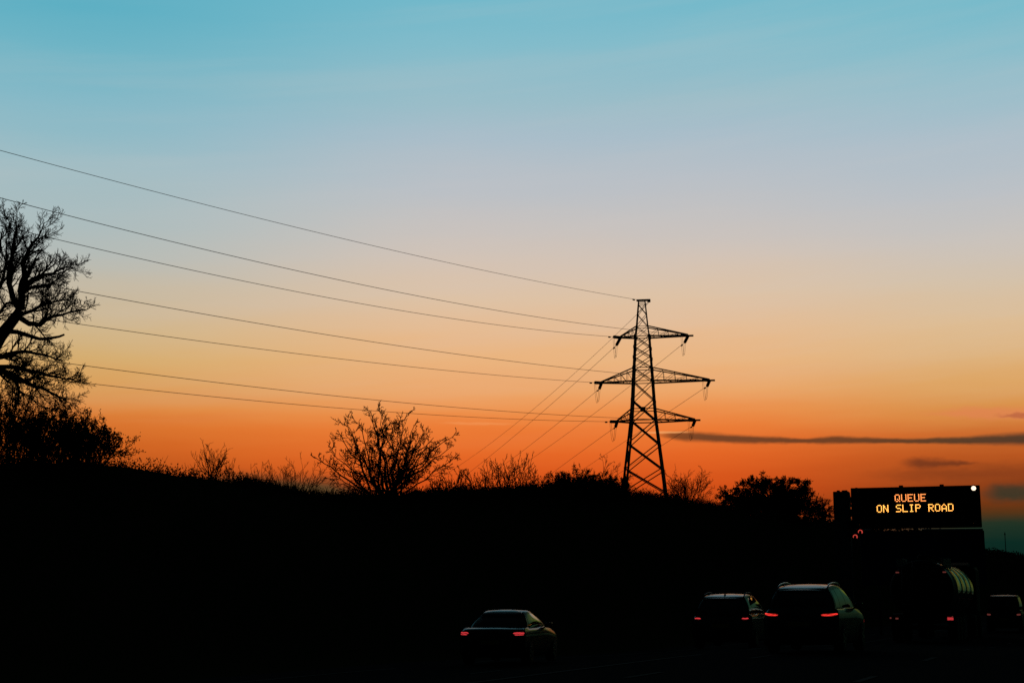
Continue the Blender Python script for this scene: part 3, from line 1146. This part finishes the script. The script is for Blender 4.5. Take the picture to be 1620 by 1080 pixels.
for text, xl, ytop, m_, sc_ in (('QUEUE', 1416, 781, 'led_top', 1.0), ('ON SLIP ROAD', 1386.5, 797.2, 'led_low', 1.0)):
    x0 = (xl - 1448) * XS
    z0 = cz + (802 - ytop) / K
    for ci, ch in enumerate(text):
        if ch == ' ':
            continue
        b = MB()
        for r_, row in enumerate(FONT[ch]):
            for c_, bit in enumerate(row):
                if bit == '1':
                    x = x0 + (ci * 6 + c_ + .5) * PIT
                    z = z0 - (r_ + .5) * 1.71 / K
                    k = 8
                    R_ = PIT * .47
                    vs = [(x + R_ * math.cos(2 * PI * j / k), y_, z + R_ * math.sin(2 * PI * j / k)) for y_ in (-.03, -.055) for j in range(k)]
                    fs = [tuple(range(k, 2 * k))] + [(j, (j + 1) % k, k + (j + 1) % k, k + j) for j in range(k)]
                    b.add(vs, fs)
        b.build('lit_letter', M[m_], face)
for sx in (-1, 1):
    for sz_ in (-1, 1):
        lit = sx == 1 and sz_ == 1
        px_, pz_ = sx * (Wm / 2 - .31), cz + sz_ * (Hm / 2 - .16)
        b = MB()
        b.lathe([(.18, -.06), (.18, -.10), (.15, -.11)], 'y', 16, (px_, 0, pz_))
        la = b.build('lantern', M['sign_box'], sign)
        b = MB()
        b.lathe([(.12, -.112), (.112, -.135), (.08, -.15), (.02, -.155)], 'y', 16, (px_, 0, pz_))
        le = b.build('lens', M['lantern'] if lit else M['lens_off'], la)
        if lit:
            la['label'] = 'round corner lantern glowing white'
# the broad post at the left with its column cap
b = MB()
xl, xr = (1316 - 1448) * XS, (1342 - 1448) * XS
ztop = cz + (802 - 774) / K
b.box(((xl + xr) / 2, .55, ztop / 2 - .4), (xr - xl, .8, ztop + .8), None, .03)
for t in (.3, .62, .78):
    b.box((lerp(xl, xr, t), .55, ztop + .04), (.16, .2, .09), None, .02)
b.box(((xl + xr) / 2 + .2, .55, cz - .2), (1.0, .3, .4))
b.box(((xl + xr) / 2 + .2, .55, cz + .5), (1.0, .3, .3))
b.build('post', M['post'], sign)
b = MB()
b.tube([(xr + .05, .02, cz + .78), (xr + .07, .02, cz + .5), (xr + .09, .02, cz + .08)], .03, .03, 6)
b.build('conduit', M['edge'], sign)
b = MB()
b.box((xr + .02, .1, cz - 1.1), (.25, .3, .9), None, .03)
b.build('control_cabinet', M['sign_box'], sign)
# pair of red signal lamps on the post
for (x, y) in ((1350, 847), (1358.5, 839.5)):
    px_, pz_ = (x - 1448) * XS, cz + (802 - y) / K
    b = MB()
    b.lathe([(.19, .3), (.19, -.02), (.165, -.03)], 'y', 16, (px_, 0, pz_))
    la = b.build('signal_lamp', M['sign_box'], sign)
    b = MB()
    arc = [Vector((px_ + .10 * math.cos(q), -.045 - .004 * math.sin(3 * q), pz_ + .10 * math.sin(q))) for q in [-.7 + 4.3 * k / 16 for k in range(17)]]
    b.tube(arc, .034, .016, 6)
    b.build('red_lens', M['signal_red'], la)

# big dark direction sign panel under / behind the board
DZ = 84.0
K2 = F / DZ
dc = at(1460, 880, DZ)
dg = ground_at(dc.x, DZ)
ds = empty('direction_sign', (dc.x, dc.y, dg), -math.radians(7))
tag(ds, 'wide unlit dark road sign panel on posts under the message board', 'road sign')
Wd = 190 / K2
ztop = at(1460, 839, DZ).z - dg
zbot = at(1460, 925, DZ).z - dg
b = MB()
b.box((0, 0, (ztop + zbot) / 2), (Wd, .08, ztop - zbot), None, .02)
b.build('panel', M['blue'], ds)
for x0_, x1_ in ((-.5, -.405), (.0, .49)):  # bright metal strips added as highlights, only where the top edge looks lit
    b = MB()
    b.tube([(x0_ * Wd, -.02, ztop + .05), (x1_ * Wd, -.02, ztop + .05)], .055, .055, 12)
    b.build('top_edge_glint', M['edge'], ds)
for x in (-.36, 0, .36):
    b = MB()
    b.tube([(x * Wd, .12, -.3), (x * Wd, .12, ztop - .3)], .075, .075, 8)
    b.build('post', M['post'], ds)

# distant pole
lpz = 160.0
lp = at(1593, 900, lpz)
lp.z = ground_at(lp.x, lp.y)
hl = at(1593, 842, lpz).z - lp.z
b = MB()
b.tube([(0, 0, -.3), (0, 0, hl * .5), (0, 0, hl)], .07, .04, 8)
b.tube([(0, 0, hl - .25), (0, 0, hl - .1)], .075, .075, 8)
b.tube([(0, 0, hl - .05), (0, 0, hl + .05)], .06, .02, 8)
tag(b.build('utility_pole', M['bark'], None, lp), 'thin distant pole rising above the far treeline right of the message board', 'pole')

# ------------------------------------------------------------------ cars
NE, NC, NS = 12, 6, 28


def ring(hwid, yr, yf, rr, rf, bowr, bowf, zf):
    """rounded-rectangle outline, rear edge first, counter-clockwise seen from above"""
    pts = []

    def P(x, y):
        t = x / hwid
        if y < yr + rr:
            y += bowr * t * t
        if y > yf - rf:
            y -= bowf * t * t
        pts.append(Vector((x, y, zf(x, y))))
    for i in range(NE):
        P(lerp(-hwid + rr, hwid - rr, i / NE), yr)
    for i in range(NC):
        q = -PI / 2 + PI / 2 * i / NC
        P(hwid - rr + rr * math.cos(q), yr + rr + rr * math.sin(q))
    for i in range(NS):
        P(hwid, lerp(yr + rr, yf - rf, i / NS))
    for i in range(NC):
        q = PI / 2 * i / NC
        P(hwid - rf + rf * math.cos(q), yf - rf + rf * math.sin(q))
    for i in range(NE):
        P(lerp(hwid - rf, -hwid + rf, i / NE), yf)
    for i in range(NC):
        q = PI / 2 + PI / 2 * i / NC
        P(-hwid + rf + rf * math.cos(q), yf - rf + rf * math.sin(q))
    for i in range(NS):
        P(-hwid, lerp(yf - rf, yr + rr, i / NS))
    for i in range(NC):
        q = PI + PI / 2 * i / NC
        P(-hwid + rr + rr * math.cos(q), yr + rr + rr * math.sin(q))
    return pts


MT = 2 * (NE + NS) + 4 * NC
U_REAR, U_RR, U_RS, U_RF = 0, NE, NE + NC, NE + NC + NS
U_FRONT = U_RF + NC
U_LF = U_FRONT + NE
U_LS = U_LF + NC
U_LR = U_LS + NS


class Shell:
    def __init__(self):
        self.r = []

    def S(self, u, v):
        v = max(0, min(v, len(self.r) - 1.0001))
        i = int(v)
        fv = v - i
        u = u % MT
        j = int(u)
        fu = u - j
        k = (j + 1) % MT
        a = self.r[i][j].lerp(self.r[i][k], fu)
        b = self.r[i + 1][j].lerp(self.r[i + 1][k], fu)
        return a.lerp(b, fv)

    def nrm(self, u, v):
        e = .15
        a = self.S(u + e, v) - self.S(u - e, v)
        b = self.S(u, v + e) - self.S(u, v - e)
        n = a.cross(b)
        return n.normalized() if n.length > 1e-9 else Vector((0, 0, 1))

    def patch(self, u0, u1, v0, v1, off=.004, nu=14, nv=8, thick=.0, topin=0.0, rnd=0.0):
        """panel lying on the shell between u0..u1 and v0..v1; topin narrows it upward"""
        vs, fs = [], []
        for i in range(nv + 1):
            t = i / nv
            for j in range(nu + 1):
                q = j / nu
                tv = t
                if rnd:
                    e = min(q, 1 - q) * 2
                    k = 1 - rnd * (1 - min(1, e * 4)) ** 2
                    tv = .5 + (t - .5) * k
                u = lerp(u0 + topin * tv, u1 - topin * tv, q)
                v = lerp(v0, v1, tv)
                vs.append(self.S(u, v) + self.nrm(u, v) * off)
        k = nu + 1
        for i in range(nv):
            for j in range(nu):
                fs.append((i * k + j, i * k + j + 1, (i + 1) * k + j + 1, (i + 1) * k + j))
        b = MB()
        b.add(vs, fs, True)
        # rim down to the shell
        rim = [j for j in range(k)] + [i * k + nu for i in range(1, nv + 1)] + [nv * k + j for j in range(nu - 1, -1, -1)] + [i * k for i in range(nv - 1, 0, -1)]
        cen = sum((Vector(vs[q]) for q in rim), Vector()) / len(rim)
        low = []
        for q in rim:
            i, j = divmod(q, k)
            p = vs[q]
            low.append(p - self.nrm(lerp(u0, u1, j / nu), lerp(v0, v1, i / nv)) * (off + .01))
        n = len(rim)
        vv = [vs[q] for q in rim] + low
        b.add(vv, [(q, (q + 1) % n + 0, n + (q + 1) % n, n + q) for q in range(n)])
        return b


def make_wheel(parent, x, y, R_, wd, m_rim='alloy'):
    wroot = empty('wheel', (x, y, R_))
    wroot.parent = parent
    b = MB()
    prof = [(R_ * .62, -wd / 2), (R_ * .93, -wd / 2), (R_, -wd * .36), (R_, wd * .36), (R_ * .93, wd / 2), (R_ * .62, wd / 2)]
    b.lathe(prof, 'x', 24)
    b.build('tyre', M['rubber'], wroot)
    b = MB()
    sg = 1 if x > 0 else -1
    b.lathe([(R_ * .6, sg * (wd / 2 - .03)), (R_ * .6, sg * (wd / 2 + .004)), (R_ * .52, sg * (wd / 2 - .012)), (R_ * .15, sg * (wd / 2 - .004)), (R_ * .04, sg * (wd / 2 + .004))], 'x', 20)
    for k in range(5):
        q = 2 * PI * k / 5
        b.box((sg * (wd / 2 - .004), math.cos(q) * R_ * .33, math.sin(q) * R_ * .33), (.02, .06, R_ * .42), Matrix.Rotation(q - PI / 2, 3, 'X'))
    b.build('rim', M[m_rim], wroot)


def make_car(name, label, cat, loc, heading, c):
    """c: dict of dimensions. Local axes: y forward from the rear bumper, z up."""
    root = empty(name, loc, -heading)
    tag(root, label, cat, 'vehicles on the motorway')
    W2, Ln, H = c['w'] / 2, c['l'], c['h']
    belt = c['belt']
    gr, gf, rr_, rf_ = c['gr'], c['gf'], c['rr'], c['rf']    # glasshouse base rear/front, roof rear/front
    nose = c.get('nose', .16)
    sh = Shell()

    def zb(z0, k):
        def f(x, y):
            d = ss(Ln * .60, Ln, y)
            r = 1 - ss(0, Ln * .10, y)
            return z0 - nose * d * k - c.get('tail', .05) * r * k
        return f
    lo = [(.22, .93, .10, .10, 0), (.30, .975, .03, .03, 0), (.45, .995, 0, .0, .1), (.62, 1.0, .0, .02, .3), (belt * .80, 1.0, .02, .05, .6), (belt * .90, .992, .04, .09, .85), (belt * .965, .972, .06, .14, 1), (belt, .945, .09, .2, 1)]
    for z, kw, dr, df, kz in lo:
        sh.r.append(ring(W2 * kw, dr + c.get('rake', 0) * max(0, z - .5), Ln - df, .22, .42, .10, .22, zb(z, kz)))
    nb = len(sh.r) - 1
    gw = W2 * .90

    def zg(x, y):
        return belt + .015 + .03 * (1 - (x / gw) ** 2) * (1 if y > gf - .5 or y < gr + .5 else 0)
    gbase = ring(gw, gr, gf, .16, .22, .12, .30, zg)
    top = sh.r[-1]
    for k in (1, 2, 3):
        t = k / 4
        rg = []
        for a, b in zip(top, gbase):
            p = a.lerp(b, t)
            p.z += .035 * math.sin(PI * t) * (1 if (b - a).length > .3 else .3)
            rg.append(p)
        sh.r.append(rg)
    ng = len(sh.r)
    ym = lerp(rr_, rf_, .55)
    half = max(ym - rr_, rf_ - ym)
    tw = W2 * c.get('tumble', .70)
    droop = c.get('droop', .07)

    def zr(x, y):
        return H - .075 - droop * ((y - ym) / half) ** 2
    rtop = ring(tw, rr_, rf_, .14, .16, .08, .16, zr)
    NV = 8
    for k in range(NV + 1):
        t = k / NV
        rg = []
        for a, b in zip(gbase, rtop):
            p = a.lerp(b, t)
            cxy = Vector((p.x, (p.y - (gr + gf) / 2) * .5, 0))
            bul = c.get('bulge', .035) * math.sin(PI * t)
            p.x += bul * (1 if p.x > 0 else -1) * min(1, abs(p.x) / (W2 * .6))
            if p.y < lerp(gr, rr_, t) + .2:
                p.y -= bul * 1.0
            if p.y > lerp(gf, rf_, t) - .25:
                p.y += bul * 1.0
            rg.append(p)
        sh.r.append(rg)
    nr = len(sh.r) - 1
    # roof: rounded cant rail then a crowned skin
    for ins, up in ((.012, .022), (.035, .040), (.075, .052)):
        rg = ring(tw - ins, rr_ + ins * .9, rf_ - ins, .13, .15, .08, .16, lambda x, y: zr(x, y) + up)
        sh.r.append(rg)
    ed = sh.r[-1]
    for s_ in (.85, .65, .42, .2, .04):
        rg = []
        for p in ed:
            x = p.x * s_
            y = ym + (p.y - ym) * s_
            rg.append(Vector((x, y, H - .023 - droop * ((y - ym) / half) ** 2 + .023 * (1 - s_ * s_))))
        sh.r.append(rg)
    b = MB()
    vs = [p for r in sh.r for p in r]
    fs = []
    for i in range(len(sh.r) - 1):
        for j in range(MT):
            k = (j + 1) % MT
            fs.append((i * MT + j, i * MT + k, (i + 1) * MT + k, (i + 1) * MT + j))
    fs.append(tuple(reversed(range(MT))))
    fs.append(tuple(range((len(sh.r) - 1) * MT, len(sh.r) * MT)))
    b.add(vs, fs, True)
    b.build('body', M[c['paint']], root)
    g0, g1 = ng + .6, nr - .6
    off = .005
    # rear window and windscreen
    sh.patch(U_REAR + .6, U_RR - .6, g0 + .2, g1 - .1, off, 16, 8, topin=.2).build('rear_window', M['glass'], root)
    sh.patch(U_FRONT + .3, U_LF - .3, g0, g1, off, 16, 8).build('windscreen', M['glass'], root)
    cuts = c['cuts']
    for a, d in zip(cuts, cuts[1:]):
        ua, ub = U_RS + NS * a, U_RS + NS * d
        sh.patch(ua + .22, ub - .22, g0, g1, off, 10, 8).build('side_window', M['glass'], root)
        ua, ub = U_LS + NS * (1 - d), U_LS + NS * (1 - a)
        sh.patch(ua + .22, ub - .22, g0, g1, off, 10, 8).build('side_window', M['glass'], root)
    for a in cuts[1:-1]:
        for uc in (U_RS + NS * a, U_LS + NS * (1 - a)):
            sh.patch(uc - .3, uc + .3, g0 - .2, g1 + .3, .003, 3, 8).build('pillar_trim', M['trim'], root)
    # lights follow the rear corners
    for (ua, ub, va, vb) in c['lamps']:
        o = sh.patch(ua, ub, va, vb, .012, 10, 5, rnd=c.get('lrnd', .7)).build('tail_light', M[c['lampmat']], root)
        o2 = sh.patch(U_RR + (U_REAR - ub), U_RR + (U_REAR - ua), va, vb, .012, 10, 5, rnd=c.get('lrnd', .7)).build('tail_light', M[c['lampmat']], root)
    # number plate, bumper strip
    b = MB()
    pc = sh.S(NE / 2, 4.2)
    b.box((0, pc.y - .015, .62 if c['h'] < 1.6 else .70), (.52, .03, .11), None, .008)
    b.build('number_plate', M['plate'], root)
    sh.patch(U_REAR + .2, U_RR - .2, 1.1, 2.0, .012, 16, 3).build('rear_bumper', M['trim'], root)
    for sg in (-1, 1):
        b = MB()
        ymr = gf - .52
        c0 = Vector((sg * (W2 + .07), ymr, belt + .09))
        b.box(c0, (.20, .12, .15), None, .045)
        b.tube([(sg * (W2 * .93), ymr + .02, belt + .03), (sg * (W2 + .02), ymr, belt + .06)], .025, .025, 6)
        b.build('door_mirror', M[c['paint']], root)
    if c.get('rails'):
        for sg in (-1, 1):
            b = MB()
            pts = []
            for k in range(13):
                t = k / 12
                y = lerp(rr_ + .22, rf_ - .28, t)
                z = zr(tw, y) + .045 + .055 * min(1, math.sin(PI * t) * 2.5)
                pts.append((sg * (tw - .045), y, z))
            b.tube(pts, .019, .019, 8)
            b.build('roof_rail', M[c.get('railmat', 'trim')], root)
    if c.get('spoiler'):
        b = MB()
        n = 14
        prof = [(0, 0), (-.17, -.035), (-.19, -.05), (-.17, -.07), (0, -.075)]
        vs = []
        for i in range(n + 1):
            x = lerp(-tw * .93, tw * .93, i / n)
            e = (x / tw) ** 2
            for (dy, dz) in prof:
                vs.append(Vector((x, rr_ + .13 + dy + .10 * e, zr(x, rr_ + .1) + .058 + dz - .035 * e ** 2)))
        m_ = len(prof)
        fs = [(i * m_ + j, i * m_ + (j + 1) % m_, (i + 1) * m_ + (j + 1) % m_, (i + 1) * m_ + j) for i in range(n) for j in range(m_)]
        fs += [tuple(range(m_)), tuple(reversed(range(n * m_, n * m_ + m_)))]
        b.add(vs, fs, True)
        b.build('spoiler', M[c['paint']], root)
    if c.get('fin'):
        b = MB()
        fz = H - droop * ((rr_ + .45 - ym) / half) ** 2
        b.add([Vector(q) for q in ((-.02, rr_ + .35, fz - .02), (.02, rr_ + .35, fz - .02), (.02, rr_ + .6, fz - .02), (-.02, rr_ + .6, fz - .02), (0, rr_ + .36, fz + .06), (0, rr_ + .42, fz + .06))],
              [(0, 1, 4), (1, 2, 5, 4), (2, 3, 5), (3, 0, 4, 5), (0, 3, 2, 1)])
        b.build('aerial', M['trim'], root)
    R_ = c.get('wr', .32)
    for sx in (-1, 1):
        for y in (c.get('wy0', .85), Ln - .92):
            make_wheel(root, sx * (W2 - .085), y, R_, .22)
    return root


def rear_at(px, Z):
    p = at(px, 960, Z)
    p.z = ground_at(p.x, p.y)
    return p


suv = dict(w=1.78, l=4.5, h=1.66, belt=1.04, gr=.16, gf=3.35, rr=.34, rf=2.55, tumble=.72, droop=.125, cuts=[.06, .27, .60, .94], paint='paint_dark', rails=True, railmat='edge', spoiler=True,
           lamps=[(-4.6, 1.3, 4.95, 5.55)], lampmat='red', wr=.36, nose=.12, rake=.04, lrnd=.5)
make_car('suv_car', 'dark SUV with roof rails and glowing red tail lights, largest of the cars', 'car', rear_at(1263, 35.2), math.radians(22.5), suv)
est = dict(w=1.80, l=4.65, h=1.65, belt=1.0, gr=.12, gf=3.45, rr=.42, rf=2.45, tumble=.72, droop=.11, cuts=[.05, .24, .58, .93], paint='paint_grey', rails=True, spoiler=True, fin=True,
           lamps=[(-2.6, .4, 5.25, 6.0)], lampmat='red_soft', wr=.32, rake=.05)
make_car('estate_car', 'dark estate car with roof rails, half hidden behind the bigger SUV', 'car', rear_at(1139, 44.0), math.radians(19), est)
sed = dict(w=1.80, l=4.6, h=1.47, belt=.95, gr=.62, gf=3.30, rr=1.20, rf=2.40, tumble=.68, droop=.13, cuts=[.10, .50, .90], paint='paint_black', lamps=[(-4.4, .5, 4.6, 5.7)], lampmat='red_soft', wr=.32, tail=.02, rake=.02, lrnd=.9)
make_car('saloon_car', 'dark saloon car with a sloping rear window, alone at the left of the traffic', 'car', rear_at(775, 39.5), math.radians(14.5), sed)
van = dict(w=1.80, l=4.4, h=1.98, belt=1.12, gr=.08, gf=3.55, rr=.20, rf=2.75, tumble=.80, droop=.06, cuts=[.05, .36, .64, .94], paint='paint_dull', lamps=[(-3.5, .2, 4.2, 5.0)], lampmat='red_faint', wr=.33, wy0=.75)
make_car('small_van', 'tall dark van beyond the tanker, touching the right edge', 'van', rear_at(1587, 79.0), math.radians(22), van)

# ------------------------------------------------------------------ tanker lorry
TKZ = 57.0
tkp = at(1456, 960, TKZ)
tkp.z = ground_at(tkp.x, tkp.y)
tk = empty('tanker_lorry', tkp, -math.radians(22))
tag(tk, 'road tanker with a shiny cylindrical tank, below the message board', 'tanker lorry', 'vehicles on the motorway')
TR, TCZ, TL = 1.13, 2.06, 10.2
b = MB()
prof = [(TR - .012, .5), (TR, .52)]
seam = [2.3, 4.4, 6.5, 8.6]
for s_ in seam:
    prof += [(TR, s_ - .05), (TR + .009, s_ - .04), (TR + .009, s_ + .04), (TR, s_ + .05)]
prof += [(TR, TL - .5), (1.0, TL - .24), (.8, TL - .12), (.45, TL - .03), (.02, TL)]
b.lathe(prof, 'y', 48, (0, .25, TCZ), 1.06)
b.build('tank', M['tank'], tk)
b = MB()
b.lathe([(.02, .0), (.45, .03), (.8, .12), (1.0, .24), (1.09, .36), (TR + .012, .46), (TR + .012, .518), (TR - .02, .519)], 'y', 48, (0, .25, TCZ), 1.06)
b.build('shaded_tank_end', M['chassis'], tk)  # rear end given a dark matt colour in place of its shade
for sg in (-1, 1):
    b = MB()
    x = sg * .86
    zt = TCZ + TR * .62
    for z in (.0, .34):
        b.tube([(x, .5, zt + z + .18), (x, 3.6, zt + z + .18)], .022, .022, 6)
    for k in range(6):
        b.tube([(x, .5 + k * .62, zt - .05), (x, .5 + k * .62, zt + .52)], .018, .018, 6)
    b.box((x + sg * .02, 2.05, zt + .34), (.012, 3.0, .30))
    b.build('handrail', M['post'], tk)
b = MB()
b.box((0, 5.0, TCZ + TR + .05), (.5, 7.5, .08), None, .02)
for k in range(4):
    b.lathe([(.28, 0), (.28, .14), (.2, .18)], 'z', 16, (0, 2.2 + k * 1.9, TCZ + TR + .08))
b.build('walkway', M['chassis'], tk)
b = MB()
for sg in (-1, 1):
    b.box((sg * .45, 5.2, .88), (.12, 10.2, .26), None, .02)
for y in (.6, 2.2, 4.0, 6.0, 8.0):
    b.box((0, y, .86), (.78, .1, .18))
for y in (1.0, 3.2, 5.4, 7.6, 9.4):
    b.box((0, y, 1.06), (1.5, .12, .22))
b.build('chassis', M['chassis'], tk)
b = MB()
b.box((0, .12, .62), (2.3, .12, .16), None, .03)
b.box((0, .22, .95), (2.42, .1, .26), None, .03)
b.build('rear_bumper', M['chassis'], tk)
b = MB()
for sg in (-.2, .2):
    b.tube([(sg - .45, .0, .8), (sg - .45, -.02, 2.2), (sg - .45, .3, TCZ + TR * .95)], .02, .02, 6)
for k in range(7):
    b.tube([(-.65, -.01, .95 + k * .27), (-.25, -.01, .95 + k * .27)], .016, .016, 6)
b.build('ladder', M['post'], tk)
LAMPS = [(-.92, .95, 'red_faint', .11, .06), (1.08, .95, 'red_soft', .22, .12), (-1.16, .97, 'red_faint', .06, .06), (1.16, 1.02, 'red_faint', .04, .05)]
for x, z, m_, w_, h_ in LAMPS:
    b = MB()
    b.box((x, .155, z), (w_, .04, h_), None, .01)
    b.build('tail_light', M[m_], tk)
for x in (-.86, .92):
    b = MB()
    b.box((x, .42, TCZ + .66), (.13, .05, .05), None, .01)
    b.build('marker_light', M['red_faint'], tk)
b = MB()
for sg in (-1, 1):
    for y in (1.5, 2.8, 4.1):
        pts = [(0, y + .62 * math.cos(q), .52 + .62 * math.sin(q)) for q in [PI * k / 10 for k in range(11)]]
        for p0, p1 in zip(pts, pts[1:]):
            vs = [Vector((sg * (1.16 + d), *p[1:])) for p in (p0, p1) for d in (-.22, .08)]
            b.add(vs, [(0, 1, 3, 2)])
b.build('mudguard', M['chassis'], tk)
for sg in (-1, 1):
    for y in (1.5, 2.8, 4.1, 9.9, 12.6):
        make_wheel(tk, sg * 1.06, y, .52, .36, 'chassis')
b = MB()
b.box((0, 12.2, 1.0), (.9, 5.6, .24), None, .02)
b.box((0, 13.0, 2.1), (2.3, 2.1, 2.2), None, .16)
b.box((0, 12.4, 3.2), (1.7, 1.0, .25), Matrix.Rotation(.15, 3, 'X'), .08)
b.build('cab', M['rubber'], tk)

print('objects', len(bpy.data.objects), 'faces', sum(len(m.polygons) for m in bpy.data.meshes))
